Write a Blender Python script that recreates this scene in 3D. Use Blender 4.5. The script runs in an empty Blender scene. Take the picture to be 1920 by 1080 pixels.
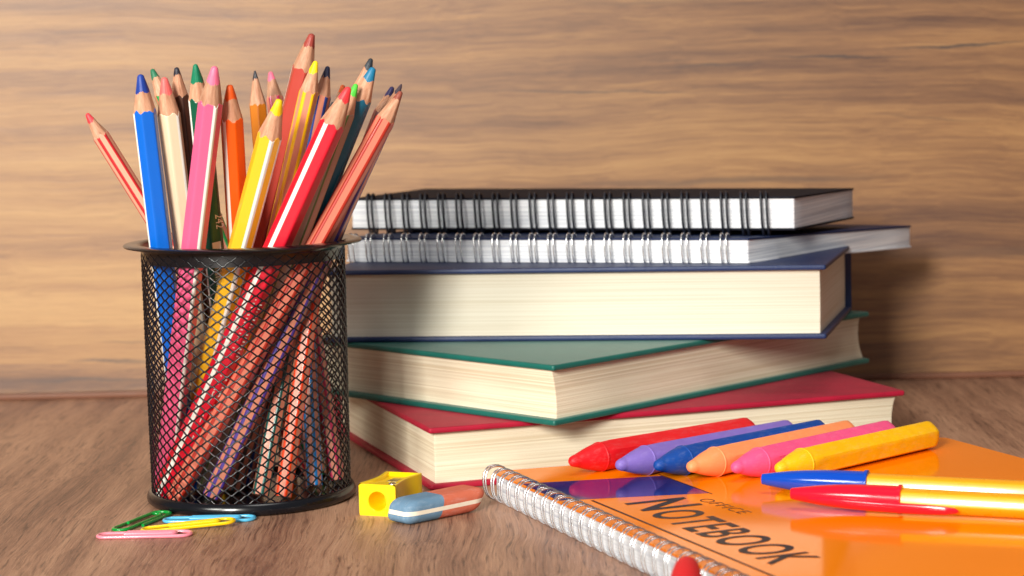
import bpy, math, random
from mathutils import Vector, Matrix
# all lengths below are written in centimetres and multiplied by S on the way into Blender
S = 0.01
R_ = math.radians
sc = bpy.context.scene
col = sc.collection
rnd = random.Random(7)

# ------------------------------------------------------------------ camera
cam_d = bpy.data.cameras.new('camera'); cam = bpy.data.objects.new('camera', cam_d); col.objects.link(cam)
sc.camera = cam
P, RL = R_(5.7), R_(1.33)
fw = Vector((0, math.cos(P), -math.sin(P))); up = Vector((0, math.sin(P), math.cos(P))); rt = Vector((1, 0, 0))
RR = rt*math.cos(RL) - up*math.sin(RL); UU = up*math.cos(RL) + rt*math.sin(RL)
M = Matrix((RR, UU, -fw)).transposed().to_4x4(); M.translation = Vector((0, 0, 16.3*S)); cam.matrix_world = M
cam_d.sensor_width = 36; cam_d.lens = 75.0
cam_d.clip_start = 0.05; cam_d.clip_end = 20
cam_d.dof.use_dof = True; cam_d.dof.focus_distance = 0.80; cam_d.dof.aperture_fstop = 16

# ------------------------------------------------------------------ light and exposure
w = bpy.data.worlds.new('World'); sc.world = w; w.use_nodes = True
bg = w.node_tree.nodes['Background']; bg.inputs['Color'].default_value = (0.86, 0.91, 1.0, 1); bg.inputs['Strength'].default_value = 0.15
def area(name, loc, aim, sx, sy, power, colr, spread=180):
    d = bpy.data.lights.new(name, 'AREA'); d.shape = 'RECTANGLE'; d.size = sx*S; d.size_y = sy*S; d.energy = power; d.color = colr; d.spread = R_(spread)
    o = bpy.data.objects.new(name, d); col.objects.link(o); o.location = Vector(loc)*S
    o.rotation_euler = (Vector(aim)-Vector(loc)).to_track_quat('-Z', 'Y').to_euler()
    return o
area('side_softbox', (-158, -92, 112), (-30, 104, 14), 84, 70, 1.45, (1.0, 0.985, 0.90), 26)
area('key_softbox', (-80, -145, 86), (4, 76, 3), 42, 56, 12.6, (1.0, 0.97, 0.89), 72)
area('added_top_fill', (20, 40, 130), (14, 66, 1), 60, 50, 0.5, (1.0, 0.97, 0.92), 44)  # added overhead fill that brightens the orange cover and other level surfaces
sc.view_settings.view_transform = 'Standard'; sc.view_settings.look = 'None'
sc.view_settings.exposure = 0.0; sc.view_settings.gamma = 1.0
sc.render.engine = 'CYCLES'

# ------------------------------------------------------------------ helpers
def srgb(r, g, b):
    f = lambda c: (c/255)/12.92 if c/255 <= 0.04045 else ((c/255+0.055)/1.055)**2.4
    return (f(r), f(g), f(b), 1)
def tag(o, label=None, cat=None, group=None, kind=None):
    if label: o['label'] = label
    if cat: o['category'] = cat
    if group: o['group'] = group
    if kind: o['kind'] = kind
    return o
def empty(name, loc=(0, 0, 0)):
    o = bpy.data.objects.new(name, None); col.objects.link(o); o.location = Vector(loc)*S; o.empty_display_size = 0.01; return o
class MB:
    def __init__(s): s.v = []; s.f = []; s.m = []
    def add(s, vs, fs, mi=0):
        b = len(s.v); s.v += [tuple(v) for v in vs]; s.f += [tuple(i+b for i in f) for f in fs]
        s.m += [mi]*len(fs) if isinstance(mi, int) else list(mi)
    def rings(s, rs, mi=0, cap0=True, cap1=True, loop=True):
        n = len(rs[0]); vs = [p for r in rs for p in r]; fs = []
        for i in range(len(rs)-1):
            for j in range(n if loop else n-1):
                k = (j+1) % n; fs.append((i*n+j, i*n+k, (i+1)*n+k, (i+1)*n+j))
        if cap0: fs.append(tuple(range(n))[::-1])
        if cap1: fs.append(tuple((len(rs)-1)*n+j for j in range(n)))
        s.add(vs, fs, mi)
    def lathe(s, prof, n=48, mi=0, c=(0, 0), closed=False):
        rs = [[(c[0]+r*math.cos(2*math.pi*j/n), c[1]+r*math.sin(2*math.pi*j/n), z) for j in range(n)] for r, z in prof]
        if closed: rs.append(rs[0])
        s.rings(rs, mi, False, False)
    def tube(s, pts, r, n=8, closed=False, mi=0, caps=True):
        pts = [Vector(p) for p in pts]; N = len(pts); rs = []; prev = None
        rr = r if isinstance(r, (list, tuple)) else [r]*N
        for i in range(N):
            a = pts[(i-1) % N] if (closed or i > 0) else pts[0]; b = pts[(i+1) % N] if (closed or i < N-1) else pts[-1]
            t = (b-a).normalized()
            if prev is None:
                x = t.cross(Vector((0, 0, 1)));
                if x.length < 1e-3: x = t.cross(Vector((1, 0, 0)))
            else: x = prev - t*prev.dot(t)
            x.normalize(); prev = x; y = t.cross(x)
            rs.append([pts[i]+(x*math.cos(2*math.pi*k/n)+y*math.sin(2*math.pi*k/n))*rr[i] for k in range(n)])
        if closed: rs.append(rs[0])
        s.rings(rs, mi, caps and not closed, caps and not closed)
    def box(s, a, b, mi=0):
        (x0, y0, z0), (x1, y1, z1) = a, b
        s.add([(x0, y0, z0), (x1, y0, z0), (x1, y1, z0), (x0, y1, z0), (x0, y0, z1), (x1, y0, z1), (x1, y1, z1), (x0, y1, z1)],
              [(3, 2, 1, 0), (4, 5, 6, 7), (0, 1, 5, 4), (1, 2, 6, 5), (2, 3, 7, 6), (3, 0, 4, 7)], mi)
    def build(s, name, mats, parent=None, smooth=True, angle=35, fn=None):
        me = bpy.data.meshes.new(name); vs = [fn(v) for v in s.v] if fn else s.v
        me.from_pydata([(v[0]*S, v[1]*S, v[2]*S) for v in vs], [], s.f)
        if not isinstance(mats, (list, tuple)): mats = [mats]
        for m in mats: me.materials.append(m)
        me.polygons.foreach_set('material_index', s.m)
        if smooth: me.shade_smooth()
        me.validate(); me.update()
        if smooth and angle:
            try: me.set_sharp_from_angle(angle=R_(angle))
            except Exception: pass
        o = bpy.data.objects.new(name, me); col.objects.link(o)
        if parent: o.parent = parent
        return o
def inset(poly, d):
    # move every edge of a convex counter-clockwise polygon inwards by d
    n = len(poly); L = []
    for i in range(n):
        a = Vector(poly[i]); b = Vector(poly[(i+1) % n]); t = (b-a).normalized(); nn = Vector((-t.y, t.x)); L.append((a+nn*(d[i] if isinstance(d, (list, tuple)) else d), t))
    out = []
    for i in range(n):
        p, t = L[i-1]; q, u = L[i]; den = t.x*u.y-t.y*u.x; k = ((q.x-p.x)*u.y-(q.y-p.y)*u.x)/den; out.append(p+t*k)
    return out
def rpoly(poly, r, n=4, sub=1):
    # rounded corners, edges subdivided
    out = []; N = len(poly); poly = [Vector(p) for p in poly]
    for i in range(N):
        p = poly[i]; a = (poly[i-1]-p).normalized(); b = (poly[(i+1) % N]-p).normalized()
        ang = a.angle(b); k = r/math.tan(ang/2)
        s0 = p+a*k; s1 = p+b*k
        for j in range(n+1):
            t = j/n; q = (1-t)**2*s0+2*t*(1-t)*p+t*t*s1; out.append(q)
        nx = poly[(i+1) % N]; a2 = (p-nx).normalized(); e = nx+a2*(r/math.tan((poly[(i+2) % N]-nx).angle(p-nx)/2))
        for j in range(1, sub): out.append(s1+(e-s1)*(j/sub))
    return out
def slab(mb, poly, z0, z1, bev=0.03, r=0.05, sub=1, mi=0):
    rs = []
    for d, z in ((bev*1.6, z0), (bev, z0), (bev*.3, z0+bev*.3), (0, z0+bev), (0, z1-bev), (bev*.3, z1-bev*.3), (bev, z1), (bev*1.6, z1)):
        rs.append([(q.x, q.y, z) for q in rpoly(inset(poly, d), max(r-d*.5, .004), 4, sub)])
    mb.rings(rs, mi)

# ------------------------------------------------------------------ materials
def new_mat(name):
    m = bpy.data.materials.new(name); m.use_nodes = True; nt = m.node_tree; return m, nt, nt.nodes['Principled BSDF']
def nd(nt, t, **kw):
    n = nt.nodes.new(t)
    for k, v in kw.items():
        if k in n.inputs: n.inputs[k].default_value = v
        else: setattr(n, k, v)
    return n
def ramp(nt, src, stops):
    r = nd(nt, 'ShaderNodeValToRGB'); e = r.color_ramp.elements
    while len(e) < len(stops): e.new(.5)
    for i, (p, c) in enumerate(stops): e[i].position = p; e[i].color = c
    nt.links.new(src, r.inputs['Fac']); return r
def plain(name, c, rough=.4, var=.06, bump=.0, bs=200, metal=0, coat=0, spec=.5, sss=0, bloom=0):
    m, nt, b = new_mat(name)
    tc = nd(nt, 'ShaderNodeTexCoord'); no = nd(nt, 'ShaderNodeTexNoise', Scale=bs, Detail=4.0)
    nt.links.new(tc.outputs['Object'], no.inputs['Vector'])
    mx = nd(nt, 'ShaderNodeMixRGB', blend_type='MIX'); mx.inputs[1].default_value = [max(0, x*(1-var)) for x in c[:3]]+[1]; mx.inputs[2].default_value = [min(1, x*(1+var)) for x in c[:3]]+[1]
    nt.links.new(no.outputs['Fac'], mx.inputs[0]); nt.links.new(mx.outputs[0], b.inputs['Base Color'])
    mr = nd(nt, 'ShaderNodeMapRange'); mr.inputs['To Min'].default_value = rough*.85; mr.inputs['To Max'].default_value = min(1, rough*1.15)
    nt.links.new(no.outputs['Fac'], mr.inputs['Value']); nt.links.new(mr.outputs[0], b.inputs['Roughness'])
    b.inputs['Metallic'].default_value = metal; b.inputs['Coat Weight'].default_value = coat; b.inputs['Coat Roughness'].default_value = .08
    b.inputs['Specular IOR Level'].default_value = spec
    if sss: b.inputs['Subsurface Weight'].default_value = sss; b.inputs['Subsurface Radius'].default_value = (.004, .002, .001); b.inputs['Subsurface Scale'].default_value = .5
    if bloom:   # pale waxy bloom and rubbed scuffs
        mpb = nd(nt, 'ShaderNodeMapping'); nt.links.new(tc.outputs['Object'], mpb.inputs['Vector']); mpb.inputs['Scale'].default_value = (160, 520, 520)
        nb = nd(nt, 'ShaderNodeTexNoise', Scale=1.0, Detail=8.0, Roughness=.75); nt.links.new(mpb.outputs[0], nb.inputs['Vector'])
        rb_ = ramp(nt, nb.outputs['Fac'], [(.50, (0, 0, 0, 1)), (.72, (bloom, bloom, bloom, 1))]); mb_ = nd(nt, 'ShaderNodeMixRGB'); nt.links.new(rb_.outputs[0], mb_.inputs[0]); nt.links.new(mx.outputs[0], mb_.inputs[1])
        mb_.inputs[2].default_value = [x*.55+.4 for x in c[:3]]+[1]; nt.links.new(mb_.outputs[0], b.inputs['Base Color'])
    if bump:
        bp = nd(nt, 'ShaderNodeBump', Strength=bump, Distance=.0004); nt.links.new(no.outputs['Fac'], bp.inputs['Height']); nt.links.new(bp.outputs[0], b.inputs['Normal'])
    return m
def wood(name, axis, stops, rough, streaks=(), bump=.15, fine=.5, spec=.6, island=False, blotch=.5, pores=.15):
    """laminate wood: the grain runs along `axis` (0 = x, 1 = y); coordinates in cm"""
    m, nt, b = new_mat(name); L = nt.links.new
    tc = nd(nt, 'ShaderNodeTexCoord'); mp = nd(nt, 'ShaderNodeMapping'); L(tc.outputs['Object'], mp.inputs['Vector']); mp.inputs['Scale'].default_value = (100, 100, 100)
    # warp
    wn = nd(nt, 'ShaderNodeTexNoise', Scale=.07, Detail=3.0); L(mp.outputs[0], wn.inputs['Vector'])
    ws = nd(nt, 'ShaderNodeVectorMath', operation='MULTIPLY_ADD'); L(wn.outputs['Color'], ws.inputs[0]); ws.inputs[1].default_value = (1.6, 1.6, 1.6); L(mp.outputs[0], ws.inputs[2])
    def n(sl, sc_, det, ro=.6):
        q = nd(nt, 'ShaderNodeMapping'); L(ws.outputs[0], q.inputs['Vector']); s = [sc_, sc_, sc_]; s[axis] = sl; q.inputs['Scale'].default_value = s
        t = nd(nt, 'ShaderNodeTexNoise', Scale=1.0, Detail=det, Roughness=ro); L(q.outputs[0], t.inputs['Vector']); return t.outputs['Fac']
    A = n(.016, .16, 3); B = n(.03, .8, 5); Cc = n(.07, 3.6, 7, .72); D = n(.28, 15., 5, .75)
    def mth(op, x, y):
        q = nd(nt, 'ShaderNodeMath', operation=op)
        for i, k in enumerate((x, y)):
            if isinstance(k, (int, float)): q.inputs[i].default_value = k
            else: L(k, q.inputs[i])
        return q.outputs[0]
    def cen(x, k): return mth('MULTIPLY', mth('SUBTRACT', x, .5), k)
    f = mth('ADD', mth('ADD', cen(A, 1.5*blotch*2), cen(B, 1.3)), mth('ADD', cen(Cc, .65), cen(D, fine)))
    f = mth('ADD', f, .5)
    r = ramp(nt, f, stops); out = r.outputs[0]
    pr_ = ramp(nt, n(.32, 8.5, 4, .65), [(.54, (0, 0, 0, 1)), (.66, (1, 1, 1, 1))]); mp_ = nd(nt, 'ShaderNodeMixRGB', blend_type='MULTIPLY')
    L(mth('MULTIPLY', pr_.outputs[0], pores), mp_.inputs[0]); L(out, mp_.inputs[1]); mp_.inputs[2].default_value = (.28, .24, .24, 1); out = mp_.outputs[0]
    if streaks:
        sx = nd(nt, 'ShaderNodeSeparateXYZ'); L(mp.outputs[0], sx.inputs[0]); oth = 'Z' if axis == 0 else 'X'
        wob = cen(n(.25, .5, 5), .7); tot = None
        for cx, cz, ha, hb, sl, dk in streaks:
            dx = mth('SUBTRACT', sx.outputs['X'], cx); dz = mth('SUBTRACT', mth('SUBTRACT', sx.outputs[oth], cz), mth('ADD', mth('MULTIPLY', dx, sl), wob))
            e = mth('ADD', mth('POWER', mth('ABSOLUTE', mth('DIVIDE', dx, ha), 0), 2.), mth('POWER', mth('ABSOLUTE', mth('DIVIDE', dz, hb), 0), 2.))
            k = mth('MULTIPLY', mth('MAXIMUM', mth('SUBTRACT', 1., e), 0.), dk)
            tot = k if tot is None else mth('MAXIMUM', tot, k)
        tot = mth('MULTIPLY', tot, mth('ADD', mth('MULTIPLY', Cc, 1.6), .2)); cl = nd(nt, 'ShaderNodeClamp'); L(tot, cl.inputs[0])
        mx = nd(nt, 'ShaderNodeMixRGB'); L(cl.outputs[0], mx.inputs[0]); L(out, mx.inputs[1]); mx.inputs[2].default_value = srgb(52, 40, 38); out = mx.outputs[0]
    L(out, b.inputs['Base Color'])
    rg = nd(nt, 'ShaderNodeMapRange'); rg.inputs['To Min'].default_value = rough-.06; rg.inputs['To Max'].default_value = rough+.10; L(Cc, rg.inputs['Value']); L(rg.outputs[0], b.inputs['Roughness'])
    b.inputs['Specular IOR Level'].default_value = spec
    bp = nd(nt, 'ShaderNodeBump', Strength=bump, Distance=.0006); L(mth('ADD', Cc, D), bp.inputs['Height']); L(bp.outputs[0], b.inputs['Normal'])
    return m
def paper(name, c, c2, freq=26., bump=.5, rough=.75, extra=None):
    """page edges: thin lines stacked along z"""
    m, nt, b = new_mat(name); L = nt.links.new
    tc = nd(nt, 'ShaderNodeTexCoord'); mp = nd(nt, 'ShaderNodeMapping'); L(tc.outputs['Object'], mp.inputs['Vector']); mp.inputs['Scale'].default_value = (6, 6, 100*freq)
    n1 = nd(nt, 'ShaderNodeTexNoise', Scale=1.0, Detail=5.0, Roughness=.65); L(mp.outputs[0], n1.inputs['Vector'])
    m2 = nd(nt, 'ShaderNodeMapping'); L(tc.outputs['Object'], m2.inputs['Vector']); m2.inputs['Scale'].default_value = (14, 14, 160)
    n2 = nd(nt, 'ShaderNodeTexNoise', Scale=1.0, Detail=4.0); L(m2.outputs[0], n2.inputs['Vector'])
    m1 = nd(nt, 'ShaderNodeMath', operation='MULTIPLY'); L(n1.outputs['Fac'], m1.inputs[0]); m1.inputs[1].default_value = 1.65
    ad = nd(nt, 'ShaderNodeMath', operation='MULTIPLY_ADD'); L(n2.outputs['Fac'], ad.inputs[0]); ad.inputs[1].default_value = .35; L(m1.outputs[0], ad.inputs[2])
    r = ramp(nt, ad.outputs[0], [(.0, c2), (.78, c2), (1.0, c), ]); mul = nd(nt, 'ShaderNodeMath', operation='MULTIPLY'); L(ad.outputs[0], mul.inputs[0]); mul.inputs[1].default_value = .5
    r.color_ramp.elements[0].position = .28; r.color_ramp.elements[1].position = .40; r.color_ramp.elements[2].position = .56
    nt.links.new(mul.outputs[0], r.inputs['Fac']); L(r.outputs[0], b.inputs['Base Color'])
    b.inputs['Roughness'].default_value = rough; b.inputs['Specular IOR Level'].default_value = .25
    bp = nd(nt, 'ShaderNodeBump', Strength=bump, Distance=.0003); L(n1.outputs['Fac'], bp.inputs['Height']); L(bp.outputs[0], b.inputs['Normal'])
    return m
def cloth(name, c, rough=.5, spec=.5, bump=.35, sheen=.14):
    m, nt, b = new_mat(name); L = nt.links.new
    tc = nd(nt, 'ShaderNodeTexCoord'); w1 = nd(nt, 'ShaderNodeTexVoronoi', Scale=1500.0); L(tc.outputs['Object'], w1.inputs['Vector'])
    n = nd(nt, 'ShaderNodeTexNoise', Scale=90.0, Detail=5.0); L(tc.outputs['Object'], n.inputs['Vector'])
    mx = nd(nt, 'ShaderNodeMixRGB'); mx.inputs[1].default_value = [x*.72 for x in c[:3]]+[1]; mx.inputs[2].default_value = [min(1, x*1.2) for x in c[:3]]+[1]; L(n.outputs['Fac'], mx.inputs[0]); L(mx.outputs[0], b.inputs['Base Color'])
    b.inputs['Roughness'].default_value = rough; b.inputs['Specular IOR Level'].default_value = spec; b.inputs['Sheen Weight'].default_value = sheen*.7; b.inputs['Sheen Roughness'].default_value = .4
    bp = nd(nt, 'ShaderNodeBump', Strength=bump, Distance=.0002); L(w1.outputs['Distance'], bp.inputs['Height']); L(bp.outputs[0], b.inputs['Normal'])
    return m

M_wall = wood('wall_wood', 0, [(.05, srgb(88, 54, 34)), (.36, srgb(130, 88, 52)), (.6, srgb(158, 113, 66)), (.95, srgb(178, 135, 82))], .46, bump=.08, spec=.85, fine=.8,
    streaks=[(10.6, 16.55, 2.875, 0.088, 0.03, 0.6), (8.5, 16.9, 1.5, 0.055, 0, 0.4), (17.2, 16.85, 4.25, 0.077, -0.05, 0.8), (23.3, 17.25, 4.5, 0.094, 0.03, 0.8), (4.3, 15.35, 6.5, 0.072, -0.03, 0.64), (-20.9, 1.9, 2.75, 0.121, 0, 0.6), (-22.5, 0.95, 4.0, 0.11, 0.0, 0.56), (-20.0, 2.9, 1.875, 0.066, 0, 0.4), (11.5, 10.6, 8.75, 0.248, 0.0, 0.48), (7.5, 19.9, 5.0, 0.165, 0, 0.28), (21.5, 13.6, 3.75, 0.066, -0.1, 0.4), (-14.0, 11.4, 3.75, 0.088, 0, 0.2), (25.0, 6.5, 7.5, 0.33, 0, 0.32)])
M_table = wood('table_wood', 1, [(.10, srgb(104, 72, 58)), (.38, srgb(146, 106, 84)), (.6, srgb(170, 128, 102)), (.9, srgb(192, 149, 120))], .42, bump=.45, fine=1.25, blotch=.35, pores=.85)
M_strip = plain('reddish_board_edge', srgb(116, 72, 50), .6, .1, .1)
M_black = plain('black_enamel', (.005, .005, .007, 1), .21, .1, 0, 100, spec=.5)
M_page = paper('cream_page_edges', srgb(220, 213, 196), srgb(208, 198, 176), 20, .15)
M_pageY = paper('yellowed_page_edges', srgb(230, 219, 194), srgb(208, 191, 162), 19., .4)
M_white = paper('white_page_edges', srgb(236, 237, 240), srgb(188, 192, 202), 20., .3)
M_red_c = cloth('crimson_book_cloth', srgb(168, 20, 50), .6, spec=.3, sheen=.03)
M_green_c = cloth('green_book_cloth', srgb(10, 98, 88), .48)
M_blue_c = cloth('navy_book_cloth', srgb(24, 44, 88), .5, sheen=0)
M_blkcov = plain('black_laminated_card', srgb(28, 29, 38), .8, .1, .1, 120, spec=.1)
M_navycov = plain('navy_laminated_card', srgb(22, 36, 72), .6, .1, spec=.2)
M_chrome = plain('silver_wire', (.74, .74, .75, 1), .25, .05, metal=1)
M_bwire = plain('black_coated_wire', (.006, .008, .016, 1), .4, .1)
M_orange = plain('orange_glossy_card', srgb(255, 136, 4), .09, .02, .02, 60, spec=.12)
M_indigo = plain('indigo_print', srgb(46, 44, 118), .09, .03, 0, 60, spec=.25)
M_ink = plain('black_print', srgb(22, 16, 24), .35, .02, spec=.1)
M_whitep = plain('white_paint', srgb(238, 232, 220), .3, .03, coat=.2)

# ------------------------------------------------------------------ table and wall
table = empty('table_top', (0, 45, 0)); tag(table, kind='structure')
for x0 in (-106.3, -87.3, -68.3, -49.3, -30.3, -11.3, 7.7, 26.7, 45.7, 64.7, 83.7):
    mb = MB(); poly = [(x0+.006, -65), (x0+18.994, -65), (x0+18.994, 65.49), (x0+.006, 65.49)]; slab(mb, poly, -1.8, 0, .012, .01)
    o = mb.build('plank', M_table, table)
wall = MB(); wall.box((-110, 110.5, -.5), (110, 112.3, 80)); wall = wall.build('wood_wall', M_wall, None, False); tag(wall, kind='structure')
mb = MB(); slab(mb, [(-110, 110.2), (110, 110.2), (110, 110.495), (-110, 110.495)], .004, .34, .08, .02); mb.build('edge_strip', M_strip, wall)

# ------------------------------------------------------------------ books
def book(name, c0, a1, l1, a2, l2, z0, h, cm, pm, label, ct=.23, over=.28, spine_side=2, layers=60, sag=.0, fore=None, skewz=(0, 0), seed=1, jit=.003):
    """c0 = near corner; edge 1 runs towards the right (angle a1, length l1), edge 2 towards the back-left"""
    r = random.Random(seed)
    d1 = Vector((math.cos(R_(a1)), math.sin(R_(a1)))); d2 = Vector((math.cos(R_(a2)), math.sin(R_(a2)))); c0 = Vector(c0)
    poly = [c0, c0+d1*l1, c0+d1*l1+d2*l2, c0+d2*l2]                       # counter-clockwise; sides 0:front-right 1:far right 2:back 3:left
    cen = sum(poly, Vector((0, 0)))/4
    root = empty(name, (cen.x, cen.y, z0)); tag(root, label, 'book')
    loc = [p-cen for p in poly]
    for zz in (0, h-ct):
        mb = MB(); slab(mb, loc, zz, zz+ct, .07, .12, 1)
        mb.build('cover_board', cm, root)
    d = [over]*4; d[spine_side] = .12
    mb = MB(); rs = []; hh = h-2*ct; pz = r.uniform(-.01, .01)
    for k in range(layers+1):
        u = k/layers; z = ct+hh*u
        bul = (4*u*(1-u))
        dd = list(d)
        for s_, q in (fore or {}).items(): dd[s_] = d[s_]+q*bul
        pz = pz*.75+r.uniform(-jit, jit)
        dd = [x+pz+(r.uniform(-jit, jit)*.4) for x in dd]
        pl = inset(loc, dd)
        sx = Vector((skewz[0], skewz[1]))*(u-.5)
        rs.append([(q.x+sx.x, q.y+sx.y, z) for q in rpoly(pl, .05, 2, 6)])
    mb.rings(rs); mb.build('page_block', pm, root, True, 60)
    # spine: curved sheet along its side
    i = spine_side; a, b = loc[i], loc[(i+1) % 4]; t = (b-a).normalized(); nn = Vector((t.y, -t.x)); mb = MB(); rs = []
    n = 12
    for j in range(n+1):
        u = j/n; an = math.pi*(u-.5); o_ = nn*(math.cos(an)*.22-.02); zz = .03+(h-.06)*u
        rs.append([(a.x+o_.x, a.y+o_.y, zz), (b.x+o_.x, b.y+o_.y, zz), (b.x+o_.x-nn.x*.15, b.y+o_.y-nn.y*.15, zz), (a.x+o_.x-nn.x*.15, a.y+o_.y-nn.y*.15, zz)])
    mb.rings(rs); mb.build('spine', cm, root)
    return root
book('red_book', (-3.40, 83.2), 19.3, 21.3, 108.5, 15.5, 0.004, 2.5, M_red_c, M_pageY, 'thick crimson hardback with cream pages at the bottom of the stack', fore={1: .22}, seed=2)
book('green_book', (1.55, 82.95), 46.6, 22.0, 134.5, 15.5, 2.51, 2.42, M_green_c, M_pageY, 'green clothbound hardback turned cornerwise, second from the bottom of the stack', fore={1: .25, 3: .10}, skewz=(-.16, -.1), seed=5)
book('blue_book', (13.18, 89.1), 75.2, 10.6, 172.8, 21.6, 4.94, 3.14, M_blue_c, M_page, 'thickest book, navy covers and cream pages, lying under the two spiral notebooks', ct=.22, spine_side=1, fore={3: .10}, seed=8, jit=.0015)

# ------------------------------------------------------------------ wire bound notebooks
def spiral(name, cs, zs, t, covs, pm, wire, ringn, pitch, start, label, ct=.09, ring_r=(.42, .2), gap=.24, wr=.055, slant=.12, group=None, cat='notebook', corner=.12, sub=8, ringoff=.0, zring=None):
    """cs: footprint corners (spine start, spine end, far, far) ; spine is edge 0 (cs[0]->cs[1]); zs: height under each corner"""
    cs = [Vector(c) for c in cs]; cen = sum(cs, Vector((0, 0)))/4; z0 = min(zs)
    root = empty(name, (cen.x, cen.y, z0)); tag(root, label, cat, group)
    loc = [c-cen for c in cs]
    e1 = loc[1]-loc[0]; e2 = loc[3]-loc[0]; det = e1.x*e2.y-e1.y*e2.x
    def zf(v):
        p = Vector((v[0], v[1]))-loc[0]; a = (p.x*e2.y-p.y*e2.x)/det; b = (e1.x*p.y-e1.y*p.x)/det
        zz = zs[0]*(1-a)*(1-b)+zs[1]*a*(1-b)+zs[2]*a*b+zs[3]*(1-a)*b-z0
        return (v[0], v[1], v[2]+zz)
    mb = MB(); slab(mb, loc, 0, ct, .012, corner, sub); mb.build('back_cover', covs[0], root, fn=zf)
    mb = MB(); rs = []; L = 26; r = random.Random(len(name)); pz = 0
    for k in range(L+1):
        pz = pz*.6+r.uniform(-.003, .003); pl = inset(loc, .05+pz)
        rs.append([(q.x, q.y, ct+.002+(t-2*ct-.004)*k/L) for q in rpoly(pl, corner*.8, 3, sub)])
    mb.rings(rs); mb.build('page_block', pm, root, True, 60, fn=zf)
    mb = MB(); slab(mb, loc, t-ct, t, .012, corner, sub); cover = mb.build('front_cover', covs[1], root, fn=zf)
    u = e1.normalized(); inn = e2.normalized(); zc = t/2 if zring is None else zring
    ra, rb = ring_r[0], t/2+ring_r[1] if zring is None else ring_r[1]
    mb = MB()
    for s_ in (-gap/2, gap/2):
        pts = []
        for k in range(28):
            an = 2*math.pi*k/28; c_, s2 = math.cos(an), math.sin(an); w_ = inn*(-ra*math.copysign(abs(c_)**.8, c_)+ringoff)
            sh = u*(s_+slant*s2*-.5); pts.append((w_.x+sh.x, w_.y+sh.y, zc+rb*math.copysign(abs(s2)**.85, s2)))
        mb.tube(pts, wr, 6, True)
    first = None
    for k in range(ringn):
        p = loc[0]+u*(start+pitch*k); z = zf((p.x, p.y, 0))[2]
        if first is None: first = o = mb.build('ring', wire, root, True, 80)
        else: o = first.copy(); col.objects.link(o); o.parent = root
        o.location = Vector((p.x, p.y, z))*S
        o.rotation_euler = (0, 0, rnd.uniform(-.03, .03))
    return root, loc, zf, cover
def P2(c, a, l): return (c[0]+math.cos(R_(a))*l, c[1]+math.sin(R_(a))*l)
# silver wire notebook on the blue book
a = (10.1, 90.35); b = P2(a, 162.8, 18.4); 
spiral('spiral_notebook', [b, a, P2(a, 55.5, 16.9), P2(b, 62, 14.5)], [8.1, 8.1, 7.55, 7.9], 1.08, (M_white, M_navycov), M_white, M_chrome, 21, .848, .45,
       'white-paged notebook with silver wire rings, squeezed between the blue book and the black notebook', ring_r=(.27, .19), wr=.04)
a = (12.3, 92.0); b = P2(a, 160, 21.0)
spiral('spiral_notebook', [b, a, P2(a, 67, 10.6), P2(b, 73, 10.6)], [9.30, 9.34, 9.10, 9.15], 1.46, (M_blkcov, M_blkcov), M_white, M_bwire, 22, .885, 1.1,
       'black covered notebook with black wire rings on top of the whole stack', ring_r=(.27, .20), wr=.056)
# orange notebook in the foreground (spine towards the left)
NZ = 1.068
a = (-.92, 81.45); far = P2(a, 15.9, 19.3); near = P2(a, -68.6, 25); fn2 = P2(far, -68.6, 25)
root, loc, zf, cover = spiral('orange_notebook', [a, near, fn2, far], [.0045]*4, 1.06, (M_white, M_orange), M_white, M_chrome, 28, .847, .45,
       'large orange office notebook with silver wire rings lying under crayons and pens', ring_r=(.50, .64), gap=.24, wr=.037, corner=.35, slant=.16, zring=.70)
nbc = Vector((sum(p[0] for p in (a, near, fn2, far))/4, sum(p[1] for p in (a, near, fn2, far))/4))
nroot = root; nz = .0045
def flat(name, pts, m, z, th=.004, par=None):
    mb = MB(); slab(mb, [(p[0]-nbc.x, p[1]-nbc.y) for p in pts], z-nz, z-nz+th, .001, .002); return mb.build(name, m, par or nroot, False)
flat('blue_band', [(.20, 78.75), (1.50, 75.42), (6.98, 76.16), (5.50, 79.66)], M_indigo, NZ)
d = Vector((math.cos(R_(-67.6)), math.sin(R_(-67.6)))); n_ = Vector((-d.y, d.x))
def line(name, p, l, wd, m, z):
    p = Vector(p); q = p+d*l; flat(name, [p-n_*wd/2, q-n_*wd/2, q+n_*wd/2, p+n_*wd/2], m, z)
line('rule_line', (2.69, 75.3), 15.5, .10, M_ink, NZ+.006)
line('fold_line', (5.42, 79.95), 4.3, .05, M_ink, NZ+.006)
def text(name, s, size, p, ang, m, z, par, sxy=(1, 1), off=0, matrix=None, spacing=1.0):
    cu = bpy.data.curves.new(name, 'FONT'); cu.body = s; cu.size = size*S; cu.extrude = .00003; cu.offset = off*S; cu.space_character = spacing
    t = bpy.data.objects.new(name+'_curve', cu); col.objects.link(t); bpy.context.view_layer.update()
    me = bpy.data.meshes.new_from_object(t.evaluated_get(bpy.context.evaluated_depsgraph_get())); bpy.data.objects.remove(t)
    me.name = name; me.materials.clear(); me.materials.append(m)
    o = bpy.data.objects.new(name, me); col.objects.link(o); o.parent = par
    if matrix is None:
        o.location = Vector((p[0], p[1], z))*S; o.rotation_euler = (0, 0, R_(ang)); o.scale = (sxy[0], sxy[1], 1)
    else: o.matrix_local = matrix
    return o
def nt_text(s, size, p, ang, sxy, off=0, spacing=1): return text('lettering', s, size, (p[0]-nbc.x, p[1]-nbc.y), ang, M_ink, NZ-nz+.006, nroot, sxy, off, None, spacing)
nt_text('N', 3.3, (3.80, 74.75), -67.6, (.70, 1), .05)
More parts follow.
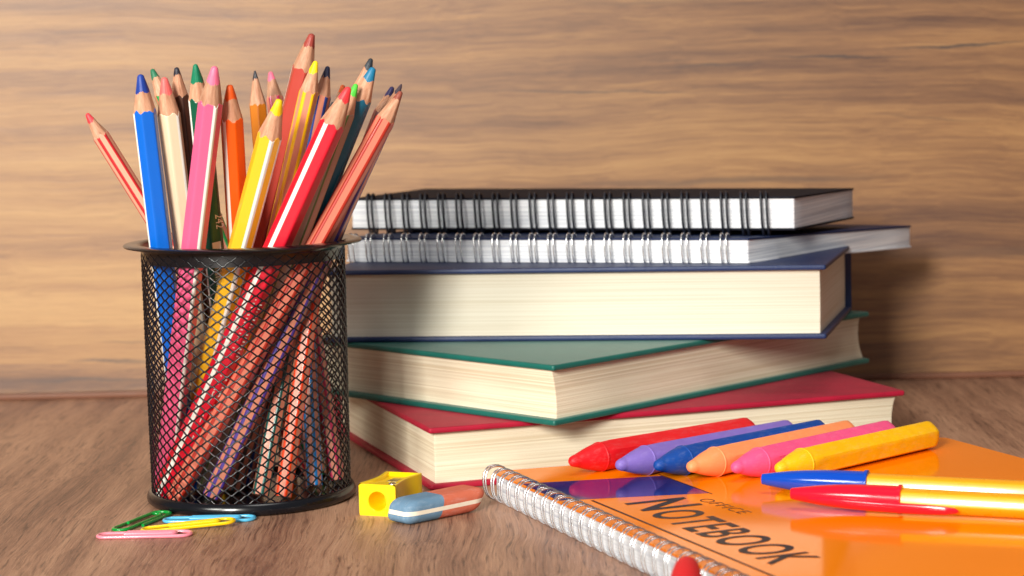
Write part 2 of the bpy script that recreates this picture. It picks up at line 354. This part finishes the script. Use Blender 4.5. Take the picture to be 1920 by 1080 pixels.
nt_text('OTEBOOK', 2.6, (4.48, 72.85), -67.6, (.655, 1), .03, 1.12)
nt_text('OFFICE', .74, (6.40, 75.0), -64, (1.15, 1), -.012, 1.1)

# ------------------------------------------------------------------ mesh pencil cup
CX, CY = -10.43, 82.9
cup = empty('pencil_cup', (CX, CY, 0)); tag(cup, 'black wire mesh pencil cup full of coloured pencils', 'pencil cup')
mb = MB(); mb.lathe([(3.86, 9.42), (3.87, 9.7), (3.90, 9.98), (3.98, 10.11), (4.12, 10.15), (4.42, 10.14), (4.57, 10.12), (4.62, 10.07), (4.60, 10.02), (4.52, 10.00), (4.3, 10.02), (4.1, 10.02), (3.98, 9.94), (3.94, 9.8), (3.92, 9.42)], 96, closed=True)
mb.build('rim', M_black, cup, True, 60)
mb = MB(); mb.lathe([(0.001, .22), (3.5, .22), (3.72, .26), (3.80, .42), (3.86, .49), (3.93, .50), (4.00, .45), (4.06, .34), (4.09, .22), (4.07, .11), (4.0, .03), (3.85, .003), (3.4, .003), (3.35, .1), (.001, .1)], 96)
mb.build('base', M_black, cup, True, 50)
mb = MB(); NC, NR = 42, 50; z0, dz = .43, .188
rad = lambda z: 3.86+.06*z/10
def node(i, j): # i in half columns
    th = 2*math.pi*(i+.5*(j % 2))/NC; return th, z0+dz*j
hl = .03/3.9
pt = lambda th, z, dr=0: ((rad(z)+dr)*math.cos(th), (rad(z)+dr)*math.sin(th), z)
for j in range(NR+1):
    for i in range(NC):
        th, z = node(i, j); tj = rnd.uniform(-.003, .003)
        mb.tube([pt(th-hl, z, .012), pt(th+hl, z, .012)], .038, 5, caps=False)
        if j < NR:
            for sg in (-1, 1):
                th2 = th+sg*math.pi/NC; mb.tube([pt(th+sg*hl, z, .01), pt(th2-sg*hl, z+dz, -.01)], .034, 5, caps=False)
tag(mb.build('wire_mesh', M_black, cup, True, 80), kind='stuff')

# ------------------------------------------------------------------ pencils
matc = {}
def paint(c, rough=.42):
    if c not in matc: matc[c] = plain('pencil_paint', srgb(*c), rough, .04, 0, 80, coat=.25)
    return matc[c]
def lead(c):
    k = ('l',)+c
    if k not in matc: matc[k] = plain('pencil_lead', srgb(*c), .5, .12, .25, 350)
    return matc[k]
def cedar():
    m, nt, b = new_mat('sharpened_wood'); L = nt.links.new
    tc = nd(nt, 'ShaderNodeTexCoord'); mp = nd(nt, 'ShaderNodeMapping'); L(tc.outputs['Object'], mp.inputs['Vector']); mp.inputs['Scale'].default_value = (700, 700, 60)
    n = nd(nt, 'ShaderNodeTexNoise', Scale=1.0, Detail=5.0, Roughness=.7); L(mp.outputs[0], n.inputs['Vector'])
    oi = nd(nt, 'ShaderNodeObjectInfo')
    r = ramp(nt, n.outputs['Fac'], [(.3, srgb(178, 120, 90)), (.55, srgb(208, 154, 122)), (.75, srgb(226, 182, 150))]); L(r.outputs[0], b.inputs['Base Color']); b.inputs['Roughness'].default_value = .6
    hs = nd(nt, 'ShaderNodeHueSaturation'); L(r.outputs[0], hs.inputs['Color']); mr = nd(nt, 'ShaderNodeMapRange'); mr.inputs['To Min'].default_value = .82; mr.inputs['To Max'].default_value = 1.06; L(oi.outputs['Random'], mr.inputs['Value']); L(mr.outputs[0], hs.inputs['Value']); L(hs.outputs[0], b.inputs['Base Color'])
    bp = nd(nt, 'ShaderNodeBump', Strength=.4, Distance=.0002); L(n.outputs['Fac'], bp.inputs['Height']); L(bp.outputs[0], b.inputs['Normal'])
    return m
M_cedar = cedar()
TANA = .235
def pencil(B, T, R, base, stripe, ld, c0, idx, hw, lf, label, blunt=.07, gx=1.):
    B = Vector(B); T = Vector(T); Z = (T-B).normalized(); Ln = (T-B).length
    root = empty('pencil', B); tag(root, label, 'pencil', 'pencils standing in the mesh cup')
    cd = (Vector((0, 0, 16.3))-T); X = (cd-Z*cd.dot(Z)).normalized(); Y = Z.cross(X)
    root.rotation_mode = 'QUATERNION'; root.rotation_quaternion = Matrix((X, Y, Z)).transposed().to_quaternion()
    CPF = 10; N = 6*CPF; ap = R*math.cos(R_(30)); rg = random.Random(int(abs(B.x*100)+abs(T.x*1000)))
    ths = [R_(c0)+2*math.pi*k/N for k in range(N)]
    def rr(k):
        a = (k % CPF)/CPF*60-30; r = ap/math.cos(R_(a)); return min(r, R*.965)
    rl = R*lf; tot = Ln+blunt/TANA       # apex of the ideal cone
    def ring(rad_, zf_): return [(rad_(k)*math.cos(ths[k]), rad_(k)*math.sin(ths[k]), zf_(k)) for k in range(N)]
    zb = [tot-(R*.92+(rr(k)-R*.92)*.55)/TANA+.03*math.sin(k*.9+c0)+rg.uniform(-.012, .012) for k in range(N)]
    mb = MB(); rs = [ring(lambda k: rr(k)*.96, lambda k: 0.), ring(rr, lambda k: .04), ring(rr, lambda k: Ln*.5), ring(rr, lambda k: zb[k]-.02), ring(lambda k: rr(k)-.012, lambda k: zb[k])]
    mi = []
    for _ in range(4):
        for k in range(N):
            f = (k+.5)/CPF; c = round(f) % 6; near = abs(f-round(f))*CPF; mi.append(1 if (near < hw and (idx is None or c in idx)) else 0)
    n = N; vs = [p for r in rs for p in r]; fs = [(i*n+j, i*n+(j+1) % n, (i+1)*n+(j+1) % n, (i+1)*n+j) for i in range(4) for j in range(n)]
    fs.append(tuple(range(n))[::-1]); mi.append(0); mb.add(vs, fs, mi)
    mb.build('painted_body', [paint(base), paint(stripe)], root, True, 25)
    zl = [tot-rl/TANA+rg.uniform(-.03, .03)+.05*math.sin(k*.35+c0) for k in range(N)]
    mb = MB(); rs = []
    for u in (0, .33, .66, 1):
        rs.append([((rr(k)-.012+(rl-rr(k)+.012)*u)*math.cos(ths[k]), (rr(k)-.012+(rl-rr(k)+.012)*u)*math.sin(ths[k]), zb[k]+(zl[k]-zb[k])*u) for k in range(N)])
    mb.rings(rs, 0, False, False); mb.build('wood_cone', M_cedar, root, True, 60)
    mb = MB(); rs = [[(rl*math.cos(t), rl*math.sin(t), zl[k]) for k, t in enumerate(ths)]]
    for u in (.5, .92): rs.append([((rl+(blunt-rl)*u)*math.cos(t)*(1+rg.uniform(-.02, .02)), (rl+(blunt-rl)*u)*math.sin(t), zl[k]+(Ln-zl[k])*u) for k, t in enumerate(ths)])
    rs.append([(blunt*.8*math.cos(t), blunt*.8*math.sin(t), Ln-.01) for t in ths]); rs.append([(blunt*.3*math.cos(t), blunt*.3*math.sin(t), Ln+.015) for t in ths])
    mb.rings(rs, 0, False, True); mb.build('lead', lead(ld), root, True, 60)
    return root, ap
W = (240, 236, 226); SAL = (224, 142, 114)
PEN = [
 ('red_nat', (-8.32, 85.66, .4), (-16.44, 83.64, 15.18), .34, (244, 172, 144), (200, 26, 38), (214, 58, 66), -28, None, 1.9, .42, 'thin red-striped pencil leaning far out over the left rim'),
 ('blue', (-12.90, 83.05, .4), (-13.72, 80.28, 16.63), .47, (0, 104, 212), W, (30, 62, 152), -78, (0, 3), 1.2, .5, 'thick bright blue pencil with a dark blue tip at the left front'),
 ('peach', (-12.16, 84.57, .4), (-12.92, 80.84, 16.50), .47, (255, 224, 190), W, (240, 108, 104), -70, (0, 2, 4), 1.0, .48, 'thick pale peach pencil with a coral tip, between the blue and pink ones'),
 ('green_nat', (-7.93, 85.07, .4), (-14.11, 85.32, 16.86), .36, SAL, (20, 150, 70), (36, 116, 82), 20, None, 1.9, .42, 'thin pencil with dark green tip rising behind the blue and peach pencils'),
 ('black_brown', (-12.02, 86.03, .4), (-12.54, 81.46, 16.87), .36, (84, 50, 38), (60, 34, 28), (44, 42, 54), 20, None, 1., .36, 'dark brown pencil with a sharp black tip behind the peach one'),
 ('dkgreen', (-11.31, 85.23, .4), (-11.40, 78.55, 16.95), .42, (0, 92, 66), W, (10, 124, 88), -72, (0, 3), 1.2, .5, 'green pencil with a blunt green tip and a printed barcode low down'),
 ('pink', (-13.83, 82.71, .4), (-10.59, 77.82, 16.85), .47, (244, 98, 142), W, (240, 112, 146), 30, (0, 3), 1.1, .48, 'thick pink pencil with white edge line and pink tip at the front'),
 ('orange', (-10.78, 85.91, .4), (-10.19, 78.72, 16.16), .45, (250, 96, 12), W, (240, 92, 24), -46, (0, 3), 1.1, .45, 'thick orange pencil with a white line and orange tip'),
 ('graphite', (-9.32, 86.18, .4), (-10.00, 85.12, 16.70), .38, (206, 118, 22), (190, 104, 20), (52, 52, 60), 0, None, 1., .3, 'ochre brown pencil with a sharp graphite tip, right of the orange one'),
 ('pinknat', (-7.16, 83.87, .4), (-9.63, 87.36, 16.65), .36, SAL, (206, 40, 92), (240, 112, 140), 25, None, 1.9, .42, 'thin pink-tipped pencil half hidden behind the front yellow pencil'),
 ('yellow', (-13.53, 84.25, .4), (-8.34, 78.30, 15.60), .49, (250, 192, 40), W, (250, 204, 20), 16, (0, 1), 1.1, .42, 'thick yellow pencil in front, leaning right, its yellow tip the lowest of the front tips'),
 ('brown', (-12.75, 85.30, .4), (-7.36, 81.53, 18.02), .47, (184, 62, 48), W, (160, 66, 56), 72, (0, 3), 1.1, .42, 'tallest pencil, thick russet red with a brown tip'),
 ('yelnat', (-11.72, 83.04, .4), (-7.16, 80.51, 16.98), .38, SAL, (252, 196, 0), (252, 214, 10), -28, None, 2.0, .42, 'yellow-striped natural pencil with bright yellow tip beside the tallest one'),
 ('navynat', (-10.90, 83.72, .4), (-6.93, 83.09, 16.79), .38, SAL, (22, 64, 150), (38, 42, 74), -26, None, 1.9, .42, 'natural pencil with dark blue stripes and a navy black tip'),
 ('red', (-13.69, 81.82, .4), (-5.83, 78.88, 15.98), .5, (214, 12, 42), W, (236, 60, 66), -30, (0, 3), 1.2, .42, 'thick red pencil with white line, leaning steeply across the front of the cup'),
 ('orangenat', (-8.97, 80.68, .4), (-6.53, 85.17, 16.05), .36, SAL, (250, 70, 14), (244, 104, 40), 15, None, 2.2, .42, 'orange-striped pencil whose orange tip peeks out behind the red one'),
 ('blacknat', (-9.89, 81.08, .4), (-7.03, 86.42, 15.37), .36, SAL, (0, 92, 84), (46, 52, 62), 10, None, 1.8, .42, 'short pencil with dark green stripes and barely visible dark tip'),
 ('lime', (-12.21, 82.33, .4), (-5.66, 80.39, 16.09), .38, (178, 160, 140), (96, 128, 70), (84, 204, 66), 20, None, 1.2, .45, 'greyish pencil with a lime green tip between the red and teal pencils'),
 ('black2', (-11.18, 82.46, .4), (-5.24, 82.98, 17.05), .38, SAL, (50, 50, 56), (44, 50, 58), 10, None, 1.9, .42, 'natural pencil with a blunt black tip behind the teal one'),
 ('teal', (-12.30, 83.72, .4), (-5.04, 80.94, 16.69), .45, (0, 108, 140), W, (20, 116, 156), -75, (0,), 1.0, .45, 'thick teal pencil with a teal blue tip'),
 ('brownnat', (-13.15, 80.78, .4), (-4.03, 81.23, 15.77), .40, (232, 132, 108), (190, 48, 30), (150, 76, 60), -26, None, 1.9, .36, 'salmon pencil with rust red stripes and brown tip leaning furthest right'),
 ('indigo', (-11.18, 84.41, .4), (-4.46, 83.3, 15.94), .36, (160, 90, 84), (88, 44, 44), (52, 46, 92), 20, None, 1.5, .42, 'brownish pencil with an indigo tip behind the rust striped pencil'),
 ('purple', (-11.76, 81.02, .4), (-4.08, 82.71, 16.04), .38, SAL, (78, 56, 150), (64, 50, 60), -22, None, 2.0, .34, 'pencil with purple stripes and dark tip at the right edge of the bunch'),
 ('sky', (-7.95, 82.71, .4), (-8.57, 86.60, 12.6), .36, SAL, (10, 136, 214), (20, 120, 200), 15, None, 2.0, .42, 'sky blue striped pencil seen only through the mesh at the lower right'),
]
for nm, B, T, Rr, base, st, ld, c0, idx, hw, lf, lab in PEN:
    root, ap = pencil(B, T, Rr, base, st, ld, c0, idx, hw*1.65 if idx else hw, lf*1.12 if lf > .35 else lf, lab, blunt=(.11 if Rr > .43 else .08) if lf > .35 else .035)
    def on_face(phi, z, s=0, flip=1):
        # text frame: x runs along the pencil downwards, y sideways, z = outward normal
        n3 = Vector((math.cos(R_(phi)), math.sin(R_(phi)), 0)); xx = Vector((0, 0, -1)); yy = n3.cross(xx)
        m = Matrix((xx, yy, n3)).transposed().to_4x4(); m.translation = (n3*(ap+.004)+Vector((0, 0, z))+yy*s)*S; return m
    if nm == 'red':
        text('lettering', 'AABU CE 3 2', .52, None, 0, M_whitep, 0, root, matrix=on_face(c0+90-60+30+0, 5.6, -.18))
        mb = MB(); mt = on_face(c0+60, 0)
        for k in range(16):
            z = 8.9-k*.16+rnd.uniform(-.02, .02); wd = rnd.choice((.03, .05, .07)); hh = rnd.choice((.16, .2, .2))
            mb.add([mt @ (Vector(p)*S)/S for p in ((-z, -hh, .002), (-z+wd, -hh, .002), (-z+wd, hh, .002), (-z, hh, .002))], [(0, 1, 2, 3)])
        mb.build('barcode', M_whitep, root, False)
    if nm == 'dkgreen':
        text('lettering', '242', .42, None, 0, M_whitep, 0, root, matrix=on_face(c0+90, 11.9, .06))
        mb = MB(); mt = on_face(c0+90, 0)
        z = 10.75
        for k in range(26):
            wd = rnd.choice((.03, .05, .12)) if k else .35
            mb.add([mt @ (Vector(p)*S)/S for p in ((-z, -.17, .002), (-z+wd, -.17, .002), (-z+wd, .17, .002), (-z, .17, .002))], [(0, 1, 2, 3)]); z -= wd+.05
        mb.build('barcode', M_whitep, root, False)

# ------------------------------------------------------------------ crayons on the orange notebook
def crayon(tip, ang, c, label, ln=9.6, r=.60, roll=0):
    root = empty('crayon', (tip[0], tip[1], NZ+r*.93)); tag(root, label, 'crayon', 'wax crayons lying on the orange notebook')
    root.rotation_euler = (0, 0, R_(ang)); m = plain('wax', srgb(*c), .55, .08, .7, 160, spec=.4, sss=.08, bloom=.16)
    N = 48; rg = random.Random(int(tip[0]*100))
    def hexr(k, rad_, mixr):  # rounded hexagon blended with a circle
        a = (k/N*360+roll) % 60-30; h = min(rad_*.88/math.cos(R_(a)), rad_*1.0); return h*(1-mixr)+rad_*.93*mixr
    mb = MB(); rs = []
    for x, q, mixr in ((1.55, .985, .9), (1.62, 1.0, .8), (1.95, 1.0, .15), (2.1, 1.0, 0), (4, 1, 0), (7, 1, 0), (ln-.35, 1, 0), (ln-.14, .96, .2), (ln-.04, .86, .5), (ln, .68, 1)):
        rs.append([(x, hexr(k, r*q, mixr)*math.cos(2*math.pi*k/N), hexr(k, r*q, mixr)*math.sin(2*math.pi*k/N)) for k in range(N)])
    mb.rings(rs); mb.build('body', m, root, True, 30)
    mb = MB(); rs = []
    for x, q in ((0, .06), (.03, .13), (.10, .19), (.22, .23), (.30, .25), (.34, .25), (.40, .275), (.9, .43), (1.38, .545), (1.45, .555), (1.47, .575), (1.53, .575), (1.56, .54)):
        rs.append([(x, q*math.cos(2*math.pi*k/N)*r/.6*(1+rg.uniform(-.006, .006)), q*math.sin(2*math.pi*k/N)*r/.6) for k in range(N)])
    mb.rings(rs); mb.build('tip', m, root, True, 30)
for tip, ang, c, lab, rl in (((2.04, 80.0), 38.5, (218, 14, 26), 'red crayon, leftmost of the row on the orange notebook', 30), ((3.78, 79.0), 40.5, (128, 104, 186), 'lavender purple crayon between the red and the blue crayons', 25),
      ((5.2, 78.75), 42, (0, 66, 150), 'dark blue crayon third in the row', 20), ((6.4, 78.3), 43, (248, 148, 92), 'peach orange crayon between the blue and the pink ones', 20),
      ((8.02, 77.95), 43.5, (238, 84, 136), 'pink crayon beside the yellow one', 25), ((9.6, 77.6), 43.5, (250, 186, 0), 'yellow crayon, rightmost and nearest of the row', 20)):
    crayon(tip, ang, c, lab, roll=rl)

# ------------------------------------------------------------------ ball pens
M_barrel = plain('orange_pen_barrel', srgb(252, 170, 24), .28, .02, coat=.5)
M_yel = plain('yellow_refill', srgb(250, 200, 20), .4)
def pen(tip, tail, c, label, grp='capped ball pens with orange barrels', clip=-60, body=M_barrel, fat=0, dull=False):
    tip = Vector(tip); tail = Vector(tail); root = empty('ball_pen', tip); tag(root, label, 'pen', grp)
    X = (tail-tip).normalized(); Y = Vector((0, 0, 1)).cross(X).normalized(); Z = X.cross(Y); root.rotation_mode = 'QUATERNION'; root.rotation_quaternion = Matrix((X, Y, Z)).transposed().to_quaternion()
    m = plain('pen_cap_plastic', srgb(*c), .6, .05, spec=.25) if dull else plain('pen_cap_plastic', srgb(*c), .16, .03, coat=.6, sss=.05)
    N = 40; mb = MB(); rs = []
    for x, ry, rz in ((0, .10, .12), (.02, .17, .19), (.12, .19, .21), (.5, .26, .27), (1.0, .34, .34), (1.6, .40, .40), (2.3, .44, .44), (3.0, .455, .455), (3.74, .46, .46), (3.76, .51, .51), (3.86, .51, .51), (3.88, .47, .47), (3.88, .38, .38)):
        ry += fat*max(0, 1-x/2.5); rz += fat*max(0, 1-x/2.5)
        rs.append([(x, ry*math.cos(2*math.pi*k/N), rz*math.sin(2*math.pi*k/N)) for k in range(N)])
    mb.rings(rs); cap = mb.build('cap', m, root, True, 40)
    mb = MB(); rs = []; a = R_(clip); uy, uz_ = math.cos(a), math.sin(a)
    for x, off, wd, th in ((.7, .26, .08, .06), (1.2, .34, .14, .10), (2.0, .43, .19, .12), (3.0, .50, .20, .12), (3.9, .53, .20, .11), (4.8, .54, .19, .10), (5.4, .54, .16, .09), (5.75, .53, .10, .06), (5.85, .52, .03, .02)):
        rs.append([(x, uy*(off+th*math.sin(t))-uz_*wd*math.cos(t), uz_*(off+th*math.sin(t))+uy*wd*math.cos(t)) for t in [2*math.pi*k/20 for k in range(20)]])
    mb.rings(rs); mb.build('clip', m, cap, True, 60)
    mb = MB(); rs = []
    for x, q in ((3.6, .39), (14.3, .39), (14.35, .36)):
        rs.append([(x, q*math.cos(math.pi/3*k+R_(8)), q*math.sin(math.pi/3*k+R_(8))) for k in range(6)])
    def rnd_hex(q, x):
        o_ = []
        for k in range(6):
            for e in (-.12, 0, .12): t = math.pi/3*k+R_(12)+e; rr_ = q*(1-abs(e)*.18); o_.append((x, rr_*math.cos(t), rr_*math.sin(t)))
        return o_
    mb.rings([rnd_hex(.36, 3.6), rnd_hex(.40, 3.65), rnd_hex(.40, 14.2), rnd_hex(.36, 14.3)]); mb.build('barrel', body, root, True, 20)
    return root
pen((8.85, 75.9, NZ+.52), (22.1, 70.8, NZ+.48), (6, 70, 184), 'blue capped pen with orange barrel lying behind the red capped one', clip=0)
pen((9.50, 72.95, NZ+.56), (22.8, 67.9, NZ+.48), (226, 16, 46), 'red capped pen with orange barrel, clip towards the camera, on the notebook', clip=-158)
pen((4.92, 61.2, 1.83), (3.6, 48.0, 1.0), (222, 34, 40), 'blurred red capped pen end poking up over the wire rings at the bottom edge', clip=-90, fat=.20, dull=True)

# ------------------------------------------------------------------ sharpener
sh = empty('pencil_sharpener', (-4.52, 78.3, 0)); tag(sh, 'small yellow plastic pencil sharpener beside the eraser', 'sharpener')
sh.rotation_euler = (0, 0, R_(-21)); M_sy = plain('yellow_plastic', srgb(252, 208, 6), .32, .03, coat=.2, sss=.1)
# local frame: x to the left = -x.. body spans x -1.5..0, y 0..2.5, z 0..1.22; hole in the y=0 face
mb = MB(); Wd, Dp, Hh = 1.5, 2.5, 1.22
def halfw(y): return .75-.14*math.sin(math.pi*min(max((y-.2)/(Dp-.4), 0), 1))
def wall_h(y): return Hh+.0*y
ny = 16; ys = [Dp*k/ny for k in range(ny+1)]
cxl = -.75; tr = .13  # wall thickness of the tray
def outer(y, dz=0): h = halfw(y); return [(cxl-h, y, .02), (cxl-h, y, wall_h(y)-.03), (cxl-h+.03, y, wall_h(y)), (cxl-h+tr, y, wall_h(y)-.01), (cxl-h+tr+.03, y, wall_h(y)-tray(y)), (cxl+h-tr-.03, y, wall_h(y)-tray(y)), (cxl+h-tr, y, wall_h(y)-.01), (cxl+h-.03, y, wall_h(y)), (cxl+h, y, wall_h(y)-.03), (cxl+h, y, .02), (cxl+h-.04, y, 0), (cxl-h+.04, y, 0)]
def tray(y): return .015 if y < .22 or y > Dp-.12 else   .04+.12*min(1, (y-.2)/1.2)
rs = [outer(y) for y in ys]; vs = [p for r in rs for p in r]; n = 12; fs = [(i*n+j, (i+1)*n+j, (i+1)*n+(j+1) % n, i*n+(j+1) % n) for i in range(ny) for j in range(n)]
fs.append(tuple(ny*n+j for j in range(n))[::-1]); mb.add(vs, fs)
# front face with a conical hole
N = 48; hc = (cxl, .56); hr = .36; out = []
h0 = halfw(0)
for k in range(N):
    t = 2*math.pi*k/N; c_, s_ = math.cos(t), math.sin(t)
    sx = (h0-.0)/abs(c_) if abs(c_) > 1e-6 else 1e9; sz = ((Hh-.015-hc[1]) if s_ > 0 else hc[1]-.0)/abs(s_) if abs(s_) > 1e-6 else 1e9; q = min(sx, sz); out.append((hc[0]+c_*q, 0, hc[1]+s_*q))
rs = [out, [(hc[0]+(hr+.02)*math.cos(2*math.pi*k/N), 0, hc[1]+(hr+.02)*math.sin(2*math.pi*k/N)) for k in range(N)], [(hc[0]+hr*math.cos(2*math.pi*k/N), .02, hc[1]+hr*math.sin(2*math.pi*k/N)) for k in range(N)],
      [(hc[0]+.16*math.cos(2*math.pi*k/N), 1.0, hc[1]-.05+.16*math.sin(2*math.pi*k/N)) for k in range(N)]]
mb.rings(rs, 0, False, True); mb.build('body', M_sy, sh, True, 30)
mb = MB(); mb.box((-.95, 1.3, 1.05), (-.50, 2.1, 1.075)); mb.build('blade', M_chrome, sh, False)
mb = MB(); mb.lathe([(.001, .93), (.10, .93), (.15, .90), (.16, .86)], 20, c=(-.2, .2)); mb.build('screw', M_chrome, sh, fn=lambda v: (v[0]-.02, v[1]+.05, v[2]+.32))

# ------------------------------------------------------------------ eraser
er = empty('eraser', (-3.02, 78.35, .004)); tag(er, 'two coloured blue and salmon eraser with a white stripe, in front of the sharpener', 'eraser')
er.rotation_euler = (0, 0, R_(43)); LX, LY, LZ, rd = 1.92, .70, .44, .31
xs = sorted(set([round(-LX+2*LX*k/44, 4) for k in range(45)]+[-.25])); ysn = [-LY+2*LY*k/20 for k in range(21)]; zsn = sorted(set([round(-LZ+2*LZ*k/18, 4) for k in range(19)]+[-.095, .06]))
def rb(p):
    c = Vector((max(-LX+rd*1.7, min(LX-rd*1.7, p[0])), max(-LY+rd, min(LY-rd, p[1])), max(-LZ+rd, min(LZ-rd, p[2])))); dv = Vector(p)-c
    e = Vector((dv.x/1.7, dv.y, dv.z))
    if e.length > 1e-6: e = e.normalized()*rd; 
    q = c+Vector((e.x*1.7, e.y, e.z)) if dv.length > 1e-6 else c
    x = q.x+(q.z)*.55*(1 if q.x > 0 else .55)
    return (x, q.y*(1-.03*(q.x/LX)**2), q.z+LZ)
groups = {'blue_end': MB(), 'salmon_end': MB(), 'white_stripe': MB()}
def face(pts):
    cx = sum(p[0] for p in pts)/4; cz = sum(p[2] for p in pts)/4; side = min(abs(abs(p[1])-LY) for p in pts) < 1e-6 or abs(abs(cx)-LX) < 1e-6
    g = 'white_stripe' if -.095 < cz < .06 and side else ('blue_end' if cx < -.25 else 'salmon_end')
    vs = [rb(p) for p in pts]; groups[g].add(vs, [(0, 1, 2, 3)])
for i in range(len(xs)-1):
    for j in range(20):
        for z, o_ in ((LZ, 1), (-LZ, -1)):
            q = [(xs[i], ysn[j], z), (xs[i+1], ysn[j], z), (xs[i+1], ysn[j+1], z), (xs[i], ysn[j+1], z)]; face(q if o_ > 0 else q[::-1])
    for k in range(len(zsn)-1):
        for y, o_ in ((-LY, 1), (LY, -1)):
            q = [(xs[i], y, zsn[k]), (xs[i+1], y, zsn[k]), (xs[i+1], y, zsn[k+1]), (xs[i], y, zsn[k+1])]; face(q if o_ > 0 else q[::-1])
for j in range(20):
    for k in range(len(zsn)-1):
        for x, o_ in ((LX, 1), (-LX, -1)):
            q = [(x, ysn[j], zsn[k]), (x, ysn[j+1], zsn[k]), (x, ysn[j+1], zsn[k+1]), (x, ysn[j], zsn[k+1])]; face(q if o_ > 0 else q[::-1])
import bmesh
for g, m in (('blue_end', plain('blue_rubber', srgb(104, 136, 162), .8, .06, .5, 500, spec=.2, bloom=.3)), ('salmon_end', plain('salmon_rubber', srgb(206, 108, 82), .8, .06, .5, 500, spec=.2, bloom=.3)), ('white_stripe', plain('white_rubber', srgb(240, 226, 204), .7, .04, .4, 500, spec=.3))):
    o = groups[g].build(g, m, er, False); bm = bmesh.new(); bm.from_mesh(o.data); bmesh.ops.remove_doubles(bm, verts=bm.verts, dist=1e-6); bm.to_mesh(o.data); bm.free(); o.data.shade_smooth()

# ------------------------------------------------------------------ paper clips
def arc(cx, cy, r, a0, a1, n=10): return [(cx+r*math.cos(R_(a0+(a1-a0)*k/n)), cy+r*math.sin(R_(a0+(a1-a0)*k/n))) for k in range(n+1)]
def clip(loc, ang, c, label, tilt=(0, 0), flip=1, L_=3.4, Wd=.80):
    root_m = MB(); r1 = Wd/2; r2 = Wd/2-.10; r3 = Wd/2-.19; wr = .066
    p = [(1.0, r1)]+arc(L_-r1, 0, r1, 90, -90)+arc(r2+.02, -r1+r2, r2, -90, -270)+arc(L_-.55-r3, -r1+2*r2-r3, r3, 90, -90)+[(1.0, -r1+2*r2-2*r3)]
    z = lambda i: wr+.004+(.13*i/len(p) if True else 0)
    pts = [(x, y*flip, wr+.004+(max(0, (i-len(p)*.55))/len(p))*.16) for i, (x, y) in enumerate(p)]
    root_m.tube(pts, wr, 10)
    o = root_m.build('paper_clip', plain('clip_coating', srgb(*c), .25, .03, coat=.5), None, True, 60); o.location = Vector(loc)*S; o.rotation_euler = (R_(tilt[0]), R_(tilt[1]), R_(ang))
    tag(o, label, 'paper clip', 'coated paper clips in front of the cup')
clip((-15.2, 76.0, 0), -.5, (244, 140, 158), 'pink paper clip, nearest and leftmost of the clips')
clip((-14.55, 76.75, 0), 70, (0, 140, 52), 'green paper clip pointing towards the base of the cup', flip=-1)
clip((-13.2, 78.5, 0), -1, (84, 180, 222), 'light blue paper clip partly under the yellow one')
clip((-13.75, 76.75, .0), 13, (250, 206, 10), 'yellow paper clip lying across the light blue clip', tilt=(0, -2.2))
